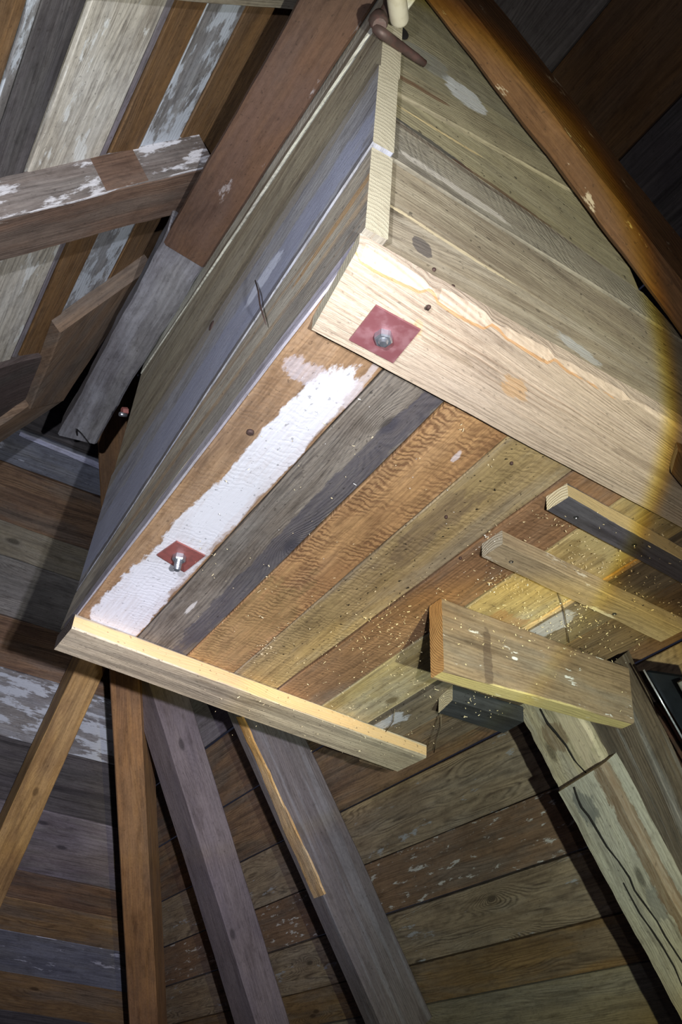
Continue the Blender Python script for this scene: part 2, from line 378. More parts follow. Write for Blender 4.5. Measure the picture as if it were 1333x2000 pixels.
# floor, out of sight, but it closes the loft
fl = tag(empty('floor', (1, 1, 0)), kind='structure')
for i in range(22):
    x = -2.2+i*.25
    board('floor_board', [V3(x, -2.5, 0), V3(x+.245, -2.5, 0), V3(x+.245, 6, 0), V3(x, 6, 0)], V3(0, 0, -.03), [OLD['brown'] if i % 3 else OLD['grey']], parent=fl, nseg=2, seed=i)

# ------------------------------------------------------------------ rafters and timbers
E_TAN = endgrain('end_grain_tan', (196, 176, 138), (140, 118, 84))
E_DARK = endgrain('end_grain_dark', (96, 84, 76), (58, 48, 44))
def timber(name, q, T, mats, label, cat, group=None, **k):
    o = board(name, q, T, mats, **k); tag(o, label, cat, group); return o

# ridge beam along the box: brown length, then a grey length scarfed on
W_RIDGE = wood('ridge_brown', (112, 78, 56), (82, 56, 42), mottle=(100, 74, 64), motamt=.6, ring=.35, fibre=.4, freq=70, mid=.35, grey=.15, seed=41, stain=(150, 140, 140), stamt=.02)
W_RGREY = wood('ridge_grey', (118, 116, 124), (82, 78, 86), mottle=(146, 148, 160), motamt=.7, ring=.3, fibre=.5, seed=42, stscale=.7)
def zr(y): return 3.318+.095*(y-.8)
def onx(x, y): return V3(x, y, zr(y))
nZ = V3(0, -.095, 1); dZ = 3.318-.095*.8
q = [at(830, -150, nZ, dZ), at(718, -190, nZ, dZ), at(347, 490, nZ, dZ), at(397, 524, nZ, dZ)]
q[0][0] = q[3][0] = .386-.002; q[1][0] = .268; q[2][0] = .276
ridge = empty('ridge_beam', q[0]); tag(ridge, 'long reddish-brown ridge beam running along the left side of the box, with a grey length joined to its lower end', 'beam')
board('brown_length', q, V3(0, 0, .035), [W_RIDGE, E_TAN], parent=ridge, nseg=24, jit=.003, ch=.006)
q2 = [V3(.3845, 1.575, 3.398), V3(.272, 1.545, 3.398), at(112, 850, (0, 0, 1), 3.40), at(186, 868, (0, 0, 1), 3.40)]
board('grey_length', q2, V3(0, 0, .08), [W_RGREY], parent=ridge, nseg=20, jit=.006, ch=.006)['label'] = 'grey weathered length of the beam with a square-cut end'

# left slope rafters (collars) that meet the ridge beam
W_COLG = wood('collar_grey', (136, 126, 122), (88, 76, 74), mottle=(110, 94, 86), ring=.4, stain=(206, 206, 214), stamt=.40, stscale=.9, seed=44, knot=.6)
W_COLB = wood('collar_brown', (132, 100, 80), (92, 66, 54), mottle=(104, 80, 68), ring=.4, seed=45, stain=(170, 160, 150), stamt=.02)
def coll(pa, pb, pc, pd, T, name='rafter', mats=None, **k):
    return [at(*p, nC, dC) for p in (pa, pb, pc, pd)]
q = [at(-170, 553, nC, dC), at(-200, 480, nC, dC), at(420, 325, nC, dC), at(372, 414, nC, dC)]
raf1 = empty('rafter', q[2]); tag(raf1, 'squared rafter at upper left, grey side stained with white paint, underside brown', 'rafter', 'rafters')
board('timber', q, V3(-.056, 0, .077), [W_COLB, E_DARK], parent=raf1, nseg=16, jit=.004, ch=.004)
# its near (-Y) side carries the paint: a facing board
yv = (q[1]+q[2])/2
up = V3(-.056, 0, .077)
q_s = [q[1]+V3(0, -.003, 0), q[1]+up*1.02+V3(0, -.003, 0), q[2]+up*1.02+V3(.0, -.003, 0), q[2]+V3(0, -.003, 0)]
board('painted_side', q_s, V3(0, .006, 0), [W_COLG], parent=raf1, nseg=20, jit=.004, ch=.001)['label'] = 'grey near side with flaking white paint'
# top edge rafter, only its underside corner in view
dT = dC+.05
q = [at(100, -22, nC, dT), at(100, -110, nC, dT), at(640, -110, nC, dT), at(575, 22, nC, dT)]
timber('rafter', q, V3(-.03, 0, .045), [OLD['tan'], E_DARK], 'dark-shadowed rafter cut off by the top left edge of the picture', 'rafter', 'rafters', nseg=10, jit=.003)

# principal rafter over the front of the box
W_PRI = wood('principal_rafter_brown', (138, 92, 48), (92, 54, 26), mottle=(108, 70, 38), motamt=.6, ring=.5, fibre=.6, freq=120, warp=4, seed=46, mid=.4, grey=.1, stain=(196, 176, 140), stamt=.03, stscale=1.6, knot=.5)
dU = 3.86
q = [at(778, -60, nR, dU), at(835, -80, nR, dU), at(1440, 690, nR, dU), at(1420, 772, nR, dU)]
timber('principal_rafter', q, uR*.115, [W_PRI, E_DARK], 'heavy orange-brown rafter sloping down to the right above the boarded front of the box', 'rafter', nseg=30, jit=.004, ch=.010)

# right slope rafters further back
dV = 4.27
W_R3 = wood('rafter_grey_violet', (116, 104, 112), (78, 68, 78), mottle=(98, 88, 102), ring=.35, fibre=.6, grey=.05, mid=.5, seed=47, knot=.5)
W_R4 = wood('rafter_grey', (104, 95, 98), (70, 62, 68), mottle=(92, 84, 92), ring=.35, fibre=.6, grey=.1, mid=.5, seed=48, knot=.6,
            streak=(122, 122, 134), streakamt=.4)
q = [at(295, 1405, nR, dV), at(328, 1405, nR, dV), at(520, 2060, nR, dV), at(477, 2060, nR, dV)]
q = [at(222, 1240, nR, dV), at(262, 1240, nR, dV), at(520, 2060, nR, dV), at(477, 2060, nR, dV)]
timber('rafter', q, uR*.15, [W_R3, E_DARK], 'narrow grey-violet rafter just right of the brown hip rafter', 'rafter', 'rafters', nseg=16, jit=.004, ch=.005)
q = [at(413, 1320, nR, dV), at(438, 1320, nR, dV), at(772, 2060, nR, dV), at(738, 2060, nR, dV)]
r4 = empty('rafter', q[0]); tag(r4, 'wide grey rafter below the batten, with a long orange splintered streak on its edge', 'rafter', 'rafters')
board('timber', q, uR*.205, [W_R4, E_DARK], parent=r4, nseg=16, jit=.004, ch=.006)
W_BARK = wood('torn_orange_wood', (206, 150, 70), (150, 98, 40), mottle=(226, 180, 110), ring=.5, fibre=.9, seed=49, bump=1)
q = [at(462, 1400, nR, dV-.004), at(474, 1400, nR, dV-.004), at(634, 1748, nR, dV-.004), at(612, 1756, nR, dV-.004)]
board('torn_strip', q, uR*.008, [W_BARK], parent=r4, nseg=22, jit=.008, ch=.001)['label'] = 'fresh orange strip where the arris is torn off'

# hip rafter
dh = V3(.423, .777, -.466)
def hipline(t): return V3(.35, 2.457, 4.215)+dh*t/.423
side = np.cross(dh, (0, 0, 1)); side /= np.linalg.norm(side)     # points to +X -Y
W_HIP = wood('hip_brown', (164, 116, 70), (122, 84, 50), mottle=(120, 88, 62), ring=.4, fibre=.5, seed=50, grey=.12, mid=.4, streak=(176, 124, 66), streakamt=.35)
dn = V3(0, 0, -.42)
q = [hipline(.02)+dn-side*.05, hipline(.02)+dn+side*.05, hipline(2.2)+dn+side*.085, hipline(2.2)+dn-side*.075]
timber('hip_rafter', q, V3(0, 0, .2), [W_HIP, E_TAN], 'orange-brown hip rafter standing almost upright in the corner, hidden halfway behind the box', 'rafter', nseg=24, jit=.003, ch=.005)
# left hip
W_HIPL = wood('left_hip_brown', (132, 104, 80), (98, 72, 54), mottle=(112, 88, 72), ring=.35, seed=51)
q = [at(-60, 905, nP, dP-.06), at(-60, 872, nP, dP-.06), at(60, 790, nP, dP-.06), at(125, 783, nP, dP-.06)]
hl = empty('hip_rafter', q[2]); tag(hl, 'light brown hip rafter at the left edge, meeting the end of the grey beam', 'rafter')
board('lower_length', q, uP*.045, [W_HIPL], parent=hl, nseg=8, jit=.003, ch=.004)
q = [at(125, 783, nP, dP-.07), at(58, 800, nP, dP-.07), at(118, 650, nP, dP-.07), at(300, 520, nP, dP-.07)]
board('upper_length', q, uP*.045, [W_HIPL], parent=hl, nseg=8, jit=.003, ch=.004)
# dark short timber beside it
q = [at(-60, 850, nP, dP-.03), at(-60, 735, nP, dP-.03), at(82, 696, nP, dP-.03), at(58, 800, nP, dP-.03)]
timber('brace', q, uP*.10, [wood('brace_dark', (92, 78, 76), (58, 46, 46), mottle=(76, 62, 62), seed=52, ring=.4), E_DARK],
       'short dark brace end at the left edge above the light brown hip rafter', 'brace', nseg=8, jit=.004)

# end slope jack rafter, yellow underside
W_JACK = wood('jack_yellow', (206, 158, 84), (156, 112, 56), mottle=(150, 108, 60), ring=.35, fibre=.5, seed=53, knot=.6, grey=.1, mid=.4, streak=(110, 82, 50), streakamt=.3)
W_JSIDE = wood('jack_side', (78, 74, 84), (50, 46, 54), ring=.3, seed=54)
dJ = dL-.20
q = [at(163, 1270, nL, dJ), at(222, 1270, nL, dJ), at(-40, 1865, nL, dJ), at(-95, 1830, nL, dJ)]
jk = empty('rafter', q[0]); tag(jk, 'slanting rafter at the lower left with a yellow-brown underside', 'rafter', 'rafters')
board('timber', q, uL*.15, [W_JACK, E_DARK], parent=jk, nseg=20, jit=.003, ch=.003)

# big pale post and notched head (right)
W_POST = wood('post_pale', (176, 172, 150), (118, 112, 96), mottle=(146, 144, 130), motamt=.7, ring=.35, fibre=.8, freq=80, warp=6, seed=55, knot=1.2,
              patches=[((96, 98, 96), .1, .06, .35, .2, .8, .6), ((110, 110, 104), .5, .07, .7, .2, .7, .6), ((112, 78, 44), .45, .6, .96, .17, .75, .5)])
W_POSTB = wood('post_brown', (112, 80, 50), (64, 44, 32), mottle=(86, 66, 50), ring=.4, fibre=.8, seed=56, streak=(140, 120, 90), streakamt=.4)
dW = 4.20
post = empty('post', at(1180, 1640, nR, dW)); tag(post, 'thick pale weathered post with a notched head at the lower right', 'post')
q = [at(1084, 1552, nR, dW), at(1180, 1492, nR, dW), at(1445, 1990, nR, dW), at(1370, 2070, nR, dW)]
board('lower_timber', q, uR*.13, [W_POST, E_TAN], parent=post, nseg=24, jit=.005, ch=.012)
dW2 = dW+.055
q = [at(985, 1350, nR, dW2), at(1075, 1310, nR, dW2), at(1190, 1500, nR, dW2), at(1092, 1548, nR, dW2)]
W_HEAD = wood('post_head', (182, 170, 136), (126, 110, 82), mottle=(160, 150, 124), ring=.4, fibre=.7, seed=57, knot=1.4, patches=[((110, 84, 56), .55, .14, .42, .25, .7, .6), ((196, 178, 150), .5, .5, .85, .2, .6, .4)])
board('notched_head', q, uR*.11, [W_HEAD, E_TAN], parent=post, nseg=14, jit=.007, ch=.008)
# shrinkage cracks
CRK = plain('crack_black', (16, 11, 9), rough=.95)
def crack(pts, wd, n, d, parent, thick=.0015):
    P = [at(*p, n, d) for p in pts]; V = []; Fc = []; org = P[0]
    un = np.array(n)/np.linalg.norm(n)
    for i, p in enumerate(P):
        dd = P[min(i+1, len(P)-1)]-P[max(i-1, 0)]; dd /= np.linalg.norm(dd); s = np.cross(dd, un); ww = wd*(.35+.65*math.sin(math.pi*(i+.4)/len(P)))*random.uniform(.35, .8)
        V += [tuple(p+s*ww-org), tuple(p-s*ww-org), tuple(p-s*ww+un*.010-org), tuple(p+s*ww+un*.010-org)]
    for i in range(len(P)-1):
        for k in range(4): Fc.append((i*4+k, i*4+(k+1) % 4, i*4+4+(k+1) % 4, i*4+4+k))
    me = bpy.data.meshes.new('crack'); me.from_pydata(V, [], Fc); me.update(); me.materials.append(CRK)
    o = bpy.data.objects.new('crack', me); COL.objects.link(o); o.location = Vector([float(c) for c in org])
    o.parent = parent; o.matrix_parent_inverse = Matrix.Translation(-parent.location)
    return o
crack([(1121, 1538), (1128, 1560), (1136, 1578), (1150, 1595), (1170, 1628), (1186, 1655), (1208, 1682), (1230, 1715), (1240, 1740), (1262, 1770), (1284, 1800), (1300, 1830), (1333, 1880), (1370, 1940)], .0028, nR, dW-.0045, post)
crack([(1218, 1725), (1232, 1752), (1250, 1785), (1272, 1815), (1296, 1852), (1318, 1890), (1333, 1925), (1350, 1960)], .0018, nR, dW-.0045, post)
crack([(1055, 1385), (1070, 1415), (1085, 1432), (1105, 1456), (1122, 1485), (1140, 1505), (1150, 1515)], .0022, nR, dW2-.0050, post)
# dark timber right of the post
q = [at(1110, 1330, nR, dW+.09), at(1190, 1300, nR, dW+.09), at(1405, 1760, nR, dW+.09), at(1380, 1860, nR, dW+.09)]
timber('brace', q, uR*.09, [wood('brace_grey_brown', (104, 90, 76), (56, 46, 40), mottle=(80, 68, 58), motamt=.8, ring=.5, fibre=.9, streak=(126, 126, 130), streakamt=.5, seed=58), E_DARK],
       'grey-brown streaked brace right behind the pale post', 'brace', nseg=18, jit=.005)
W_BRICK = plain('red_brown_masonry', (74, 40, 28), rough=.95, rust=(40, 32, 26), rustamt=.8, nscale=30, bump=1)
q = [at(1205, 1400, nR, dW+.25), at(1420, 1400, nR, dW+.25), at(1560, 2080, nR, dW+.25), at(1370, 1900, nR, dW+.25)]
timber('post', q, uR*.08, [W_BRICK], 'dark red-brown grubby post in the gloom at the right edge', 'post', nseg=30, jit=.012, ch=.01)
# dark blue pipe-like sheet with a bright edge
W_SHEET = plain('dark_blue_sheet', (40, 48, 62), rough=.35, metal=.6, rust=(26, 30, 38), nscale=25)
sh = empty('metal_sheet', at(1300, 1400, nR, dW+.05)); tag(sh, 'dark blue metal sheet with a thin shiny rim at the right edge', 'sheet')
q = [at(1262, 1312, nR, dW+.05), at(1380, 1330, nR, dW+.05), at(1520, 1640, nR, dW+.05), at(1372, 1492, nR, dW+.05)]
board('panel', q, uR*.01, [W_SHEET], parent=sh, nseg=8, jit=.001, ch=.002)
tube('rim', [at(1258, 1308, nR, dW+.042), at(1300, 1382, nR, dW+.042), at(1372, 1508, nR, dW+.042)], .0022, [plain('rim_metal', (190, 200, 226), rough=.3, metal=.7)], parent=sh, seg=8)
tube('pipe', [at(1330, 1330, nR, dW+.0), at(1365, 1392, nR, dW+.0), at(1420, 1480, nR, dW+.0)], .008, [plain('pipe_metal', (150, 160, 176), rough=.35, metal=.7)], parent=sh, seg=10)

# ------------------------------------------------------------------ the box
ZB = 2.65; XF = .385; YF = .785
box = empty('wooden_box', (.9, 1.4, ZB)); tag(box, 'large hanging box of mixed old boards, its underside planked and battened, its front boarded', 'box')
bot = [
 ('white_plank', .3885, .3885, .537, .535, 2.16, wood('plank_white_paint', (182, 140, 96), (134, 96, 62), mottle=(150, 112, 78), ring=.35, fibre=.5, seed=60, specks=.4, saw=.25, sawcol=(150, 108, 66), bump=.22, grey=.15,
    patches=[((224, 226, 236), .36, .225, .68, .29, .95, .20), ((224, 226, 236), .60, .20, .60, .36, .95, .22), ((224, 226, 236), .83, .16, .55, .44, .97, .16),
             ((206, 200, 214), .175, .022, .6, .5, .5, .7), ((120, 112, 104), .955, .05, .1, .2, .8, .4), ((214, 206, 210), .5, .6, .93, .05, .5, .6)])),
 ('plank', .541, .539, .655, .667, 2.16, wood('plank_grey', (146, 136, 122), (78, 72, 74), mottle=(112, 98, 84), ring=.65, freq=130, warp=4, seed=61, knot=.9, specks=.5,
    patches=[((78, 76, 90), .45, .55, .80, .22, .72, .28), ((222, 218, 214), .76, .03, .35, .05, .8, .6)], bump=.9)),
 ('plank', .658, .670, .786, .797, 2.16, wood('plank_orange_sawn', (206, 154, 92), (150, 100, 56), mottle=(172, 120, 70), ring=.25, fibre=.3, seed=62, saw=.8, sawcol=(118, 76, 44), bump=.6, grey=.1, specks=.2,
    patches=[((150, 130, 70), .88, .3, .4, .6, .35, .3), ((224, 214, 220), .2, .015, .7, .08, .7, .8)])),
 ('plank', .789, .800, .932, .922, 2.17, wood('plank_olive', (188, 160, 104), (134, 108, 70), mottle=(168, 142, 84), ring=.35, fibre=.6, freq=90, seed=63, knot=.7, specks=.9, saw=.2, sawcol=(110, 90, 60),
    patches=[((110, 88, 74), .35, .12, .3, .25, .45, .7)])),
 ('plank', .935, .925, 1.050, 1.057, 2.18, wood('plank_red_brown', (164, 120, 80), (116, 82, 56), mottle=(136, 100, 72), ring=.4, fibre=.6, seed=64, specks=.5, saw=.15)),
 ('plank', 1.054, 1.060, 1.204, 1.206, 2.20, wood('plank_yellow', (190, 166, 104), (148, 120, 66), mottle=(204, 184, 124), motamt=.7, ring=.3, fibre=.5, seed=65, knot=1.0, specks=.6,
    patches=[((206, 188, 126), .22, .04, .4, .5, .6, .5), ((168, 120, 66), .48, .03, .7, .35, .7, .6)])),
 ('plank', 1.222, 1.222, 1.325, 1.322, 2.26, wood('plank_grey_brown', (132, 116, 90), (86, 72, 56), mottle=(110, 98, 80), ring=.4, fibre=.6, seed=66, specks=.7,
    patches=[((176, 176, 184), .44, .06, .1, .35, .85, .4), ((190, 196, 212), .86, .05, .2, .25, .8, .5)])),
 ('plank', 1.328, 1.326, 1.443, 1.443, 2.36, wood('plank_dim_brown', (128, 104, 74), (80, 60, 42), mottle=(104, 84, 60), ring=.5, fibre=.6, seed=67, specks=.8)),
]
PLANK_LABEL = {'plank_white_paint': 'plank coated with flaking white paint', 'plank_orange_sawn': 'orange plank with saw marks across it', 'plank_grey': 'grey plank with a dark blue-grey stripe', 'plank_yellow': 'yellowish plank'}
for nm, xa, xb, xc, xd, ye, m in bot:
    dz = random.uniform(0, .003)
    bp_ = board('bottom_plank', [V3(xa, .80, ZB+dz), V3(xc, .80, ZB+dz), V3(xd, ye, ZB+dz), V3(xb, ye, ZB+dz)], V3(0, 0, .022), [m, E_TAN], parent=box, nseg=34, jit=.0018, ch=.0022, seed=int(xa*1000))
    if m.name.split('.')[0] in PLANK_LABEL: bp_['label'] = PLANK_LABEL[m.name.split('.')[0]]
# fresh split edge between two planks
m = wood('fresh_split', (232, 186, 92), (198, 136, 52), mottle=(214, 150, 58), ring=.3, seed=68, bump=.9)
for ya, yb in ((1.10, 1.245), (1.300, 1.50)):
    o = board('split_edge', [V3(1.207, ya, ZB+.001), V3(1.220, ya, ZB+.001), V3(1.220, yb, ZB+.001), V3(1.207, yb, ZB+.001)], V3(0, 0, .02), [m], parent=box, nseg=8, jit=.002); o['label'] = 'fresh orange splintered edge'
# pale arris between the white plank and its neighbour is the chamfer of the plank itself

# left side (faces -X): boards listed as near z lo/hi, far z lo/hi
W_S1 = wood('side_grey_gold', (186, 178, 158), (130, 122, 110), mottle=(162, 150, 130), ring=.35, fibre=.8, freq=160, seed=70, specks=.5, grey=.15, streak=(176, 138, 90), streakamt=.55, bump=.7,
            patches=[((120, 116, 112), .5, .6, .2, .22, .6, .3), ((182, 136, 76), .06, .12, .62, .05, .8, .4)])
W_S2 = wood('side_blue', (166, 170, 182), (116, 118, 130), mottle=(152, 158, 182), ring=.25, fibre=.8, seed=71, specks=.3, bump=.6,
            patches=[((150, 158, 190), .55, .6, .30, .26, .75, .25), ((158, 148, 128), .5, .6, .93, .10, .7, .35), ((216, 226, 250), .28, .05, .42, .10, .75, .7), ((84, 76, 74), .5, .6, .02, .05, .7, .5)])  # the small blue-white patch is a highlight painted into the board's colour
W_S3 = wood('side_olive', (184, 174, 144), (128, 118, 96), mottle=(162, 150, 120), ring=.4, fibre=.8, freq=150, seed=72, specks=.6, grey=.2, streak=(110, 84, 64), streakamt=.3, bump=.7)
W_S4 = wood('side_top_grey', (220, 222, 202), (166, 164, 146), mottle=(158, 156, 138), ring=.4, fibre=.6, freq=120, seed=73, specks=.4, saw=.2, sawcol=(98, 84, 68),
            patches=[((116, 98, 76), .5, .6, .05, .09, .75, .3)])
E_SIDE = endgrain('end_grain_pale', (196, 186, 154), (168, 156, 124), freq=110, cx=-.01, cy=.01, amt=.25)
def sideboard(z0n, z1n, z0f, z1f, m, x=XF, yn=.768, yf=2.04, yf2=None, xf=None):
    xf = XF if xf is None else xf; yf2 = yf if yf2 is None else yf2
    q = [V3(x, yn, z0n), V3(x, yn+.004, z1n), V3(xf, yf2, z1f), V3(xf, yf, z0f)]
    return board('side_board', q, V3(.036, 0, 0), [m, E_SIDE], parent=box, nseg=34, jit=.0022, ch=.002, seed=int(z0n*1000))
sideboard(2.674, 2.861, 2.674, 2.745, W_S1, yf=2.17, yf2=2.10)
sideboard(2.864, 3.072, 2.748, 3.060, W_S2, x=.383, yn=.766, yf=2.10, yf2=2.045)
sideboard(3.075, 3.242, 3.063, 3.385, W_S3, x=.389, yn=.775, yf=2.04, yf2=2.02, xf=.388)
sideboard(3.245, 3.44, 3.388, 3.44, W_S4, x=.386, yn=.70, yf=2.02, yf2=2.0)
# pale bevelled lower arris of the side, violet-white
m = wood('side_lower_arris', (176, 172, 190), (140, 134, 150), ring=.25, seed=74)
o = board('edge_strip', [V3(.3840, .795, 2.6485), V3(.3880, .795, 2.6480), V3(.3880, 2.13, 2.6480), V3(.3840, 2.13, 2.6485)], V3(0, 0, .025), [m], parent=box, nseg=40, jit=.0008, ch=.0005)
o['label'] = 'pale violet-grey edge of the outermost bottom plank'

# front (faces -Y)
fr = [
 (2.640, 2.640, 2.786, 2.722, wood('front_lowest', (176, 160, 128), (126, 110, 86), grey=.15, mid=.6, mottle=(152, 138, 112), ring=.4, freq=90, warp=4, seed=80, knot=.8, specks=.4, streak=(196, 184, 156), streakamt=.4,
    patches=[((84, 78, 78), .09, .022, .62, .13, .8, .25), ((224, 204, 156), .15, .17, .97, .03, .8, .4), ((206, 214, 216), .45, .05, .4, .18, .5, .7)])),
 (2.788, 2.724, 2.890, 2.843, wood('front_low', (168, 154, 124), (118, 102, 80), grey=.15, mid=.6, mottle=(144, 126, 100), ring=.4, freq=110, seed=81, knot=.9, specks=.6, streak=(188, 176, 146), streakamt=.4)),
 (2.892, 2.845, 2.996, 2.905, wood('front_grey_saw', (158, 150, 128), (116, 104, 86), grey=.15, mid=.6, mottle=(136, 130, 112), ring=.45, freq=150, seed=82, saw=.35, sawcol=(108, 104, 92), specks=.4,
    patches=[((92, 74, 58), .3, .5, .93, .06, .6, .4), ((214, 206, 190), .2, .2, .25, .1, .6, .5)])),
 (2.998, 2.907, 3.062, 3.085, wood('front_olive', (168, 158, 116), (120, 108, 76), grey=.15, mid=.6, mottle=(148, 138, 100), ring=.45, freq=150, seed=83, specks=.7,
    patches=[((58, 58, 62), .10, .2, .04, .10, .85, .4), ((92, 58, 38), .42, .22, .02, .06, .8, .35), ((216, 190, 126), .17, .2, .62, .035, .85, .4)])),
 (3.065, 3.088, 3.142, 3.135, wood('front_upper', (164, 154, 118), (116, 104, 76), grey=.15, mid=.6, mottle=(142, 130, 96), ring=.4, freq=140, seed=84, specks=.5,
    patches=[((112, 76, 48), .12, .14, .62, .09, .8, .35)])),
 (3.144, 3.137, 3.46, 3.42, wood('front_top', (150, 142, 108), (106, 98, 74), grey=.15, mid=.6, mottle=(132, 126, 100), ring=.4, freq=120, seed=85, specks=.4,
    patches=[((198, 204, 206), .42, .12, .12, .10, .85, .4), ((130, 132, 128), .2, .15, .22, .1, .6, .5)])),
]
for i, (za, zb, zc, zd, m) in enumerate(fr):
    xe0 = min((4.02-za)/mR, 1.42); xe1 = min((4.02-zc)/mR, 1.42)
    x0 = .4225; f = (1.0-x0)/1.0
    # seams were read at x=.42 and x=.94; carry the slant on to the far end
    k0 = (xe0-.42)/.52; k1 = (xe1-.42)/.52
    dy = [0, .004, .001, .005, .002, .006][i]
    q = [V3(x0, .789+dy, za), V3(x0, .789+dy, zc), V3(xe1, .789+dy, zc+(zd-zc)*k1), V3(xe0, .789+dy, za+(zb-za)*k0)]
    board('front_board', q, V3(0, .024, 0), [m, E_SIDE], parent=box, nseg=34, jit=.0018, ch=.002, seed=200+i)

# near crossbeam under the box
W_XB = wood('crossbeam_pale', (218, 194, 166), (166, 134, 106), mottle=(196, 172, 142), grey=.12, mid=.28, motamt=.5, ring=.6, freq=95, warp=3.5, fibre=.4, seed=86, specks=.3, bump=.8,
            patches=[((226, 180, 118), .18, .012, .60, .10, .6, .8), ((222, 164, 92), .42, .03, .55, .12, .6, .9), ((160, 136, 112), .80, .14, .47, .05, .6, .5), ((170, 146, 116), .25, .06, .55, .04, .5, .6),
                     ((226, 158, 84), .25, .4, .985, .022, .75, .5)])
zx = 2.62
q = [zat(609, 645, zx), zat(701, 483, zx), zat(1400, 875, zx), zat(1400, 1068, zx)]
xbeam = board('crossbeam', q, V3(0, 0, .0295), [W_XB, E_SIDE], parent=box, nseg=130, jit=.0016, ch=.0015, wane=[(-.01, .17, .017), (.18, .33, .016), (.35, .50, .012), (.51, .72, .010), (.74, .95, .007)], seed=5)
xbeam['label'] = 'pale planed crossbeam under the front edge'
# steel plates and bolts
W_PL = plain('red_primer', (136, 72, 78), rough=.45, rust=(168, 118, 124), rustamt=.5, nscale=45, bump=.4)
W_PL2 = plain('red_primer_rusty', (156, 78, 72), rough=.55, rust=(120, 70, 66), rustamt=.5, nscale=70, bump=.3)
W_ZN = plain('zinc', (196, 204, 218), rough=.28, metal=.85, rust=(150, 158, 172), nscale=90)
def child_at(o, parent):
    o.parent = parent; o.matrix_parent_inverse = Matrix.Translation(-parent.location)
def plate(corners, z, parent_obj, mat, label, bolt_xy, length):
    q = [V3(*zat(*c, z)) for c in corners]
    p = board('washer_plate', [q[0], q[1], q[2], q[3]], V3(0, 0, .0032), [mat], parent=None, nseg=4, jit=0, ch=.0006, seed=3)
    p['label'] = label
    bx, by, _ = zat(*bolt_xy, z)
    # hexagonal nut, rounded top, and threaded shank in one turned piece
    V = []; Fc = []
    prof = [(.0128, .0, 6), (.0128, .010, 6), (.0112, .0125, 6)]
    seg = 24
    def hexr(a, r): 
        k = math.pi/3; a = (a+.3) % k-k/2; return r*math.cos(k/2)/math.cos(a)*1.08
    rings = []
    for r, h, s in prof: rings.append([(hexr(j/seg*6.28318, r)*math.cos(j/seg*6.28318), hexr(j/seg*6.28318, r)*math.sin(j/seg*6.28318), -h) for j in range(seg)])
    sr = .0078
    n = int(length/.0018)
    rings.append([(sr*math.cos(j/seg*6.28318), sr*math.sin(j/seg*6.28318), -.0127) for j in range(seg)])
    for i in range(n):
        r = sr-(.0009 if i % 2 else 0); rings.append([(r*math.cos(j/seg*6.28318), r*math.sin(j/seg*6.28318), -.013-i*.0018) for j in range(seg)])
    rings.append([(sr*.7*math.cos(j/seg*6.28318), sr*.7*math.sin(j/seg*6.28318), -.013-n*.0018-.0012) for j in range(seg)])
    for r in rings: V += r
    for i in range(len(rings)-1):
        for j in range(seg): Fc.append((i*seg+j, i*seg+(j+1) % seg, (i+1)*seg+(j+1) % seg, (i+1)*seg+j))
    Fc.append(tuple((len(rings)-1)*seg+j for j in range(seg)))
    me = bpy.data.meshes.new('bolt'); me.from_pydata(V, [], Fc); me.flip_normals(); me.update(); me.materials.append(W_ZN)
    b = bpy.data.objects.new('bolt', me); COL.objects.link(b); b.location = (float(bx), float(by), z)
    child_at(p, parent_obj)
    b.parent = p; bpy.context.view_layer.update(); b.matrix_parent_inverse = p.matrix_world.inverted()
    return p
bpy.context.view_layer.update()
plate([(682, 665), (735, 597), (822, 645), (768, 710)], zx-.0035, box, W_PL, 'wine-red square washer plate with a domed nut', (750, 655), .004)
plate([(306, 1085), (345, 1058), (401, 1086), (360, 1118)], ZB-.0033, box, W_PL2, 'rusty red square washer plate with a protruding bolt', (351, 1086), .020)

# far batten
W_FB = wood('far_batten', (206, 190, 156), (140, 122, 94), mottle=(184, 166, 134), grey=.08, mid=.5, ring=.6, freq=120, warp=6, seed=87, knot=.7, specks=.5, streak=(84, 76, 66), streakamt=.4,
            patches=[((214, 170, 104), .5, .6, 1.5, .48, .9, .05)])
zf = 2.613
q = [zat(105, 1269, zf), zat(140, 1227, zf), zat(833, 1480, zf), zat(776, 1507, zf)]
board('batten', q, V3(0, 0, .037), [W_FB, E_DARK], parent=box, nseg=40, jit=.0015, ch=.002, seed=9)['label'] = 'long batten under the far edge with a sawn yellow side'

W_SCREW = plain('screw_steel', (120, 124, 130), rough=.3, metal=.8)
def screw(p, z, parent):
    x, y, _ = zat(*p, z)
    V = []; Fc = []; seg = 12
    for r, h in ((.0046, .0), (.0046, -.0008), (.003, -.0012), (.0022, -.0002)):
        V += [(r*math.cos(k/seg*6.28318), r*math.sin(k/seg*6.28318), h) for k in range(seg)]
    for i in range(3):
        for k in range(seg): Fc.append((i*seg+k, (i)*seg+(k+1) % seg, (i+1)*seg+(k+1) % seg, (i+1)*seg+k))
    Fc.append(tuple(3*seg+k for k in range(seg)))
    me = bpy.data.meshes.new('screw'); me.from_pydata(V, [], Fc); me.flip_normals(); me.update(); me.materials.append(W_SCREW)
    o = bpy.data.objects.new('screw', me); COL.objects.link(o); o.location = (float(x), float(y), z)
    o.parent = parent; o.matrix_parent_inverse = parent.matrix_world.inverted()
E_CREAM = endgrain('end_cream', (232, 222, 188), (214, 192, 142))
W_DK = wood('batten_dark_paint', (86, 84, 100), (64, 64, 78), mottle=(94, 96, 104), ring=.3, fibre=.5, seed=88, specks=.2, patches=[((216, 188, 124), .5, .7, 1.5, .49, .9, .04)])
zb_ = 2.62
q = [zat(1069, 997, zb_), zat(1111, 971, zb_), zat(1420, 1142, zb_), zat(1420, 1187, zb_)]
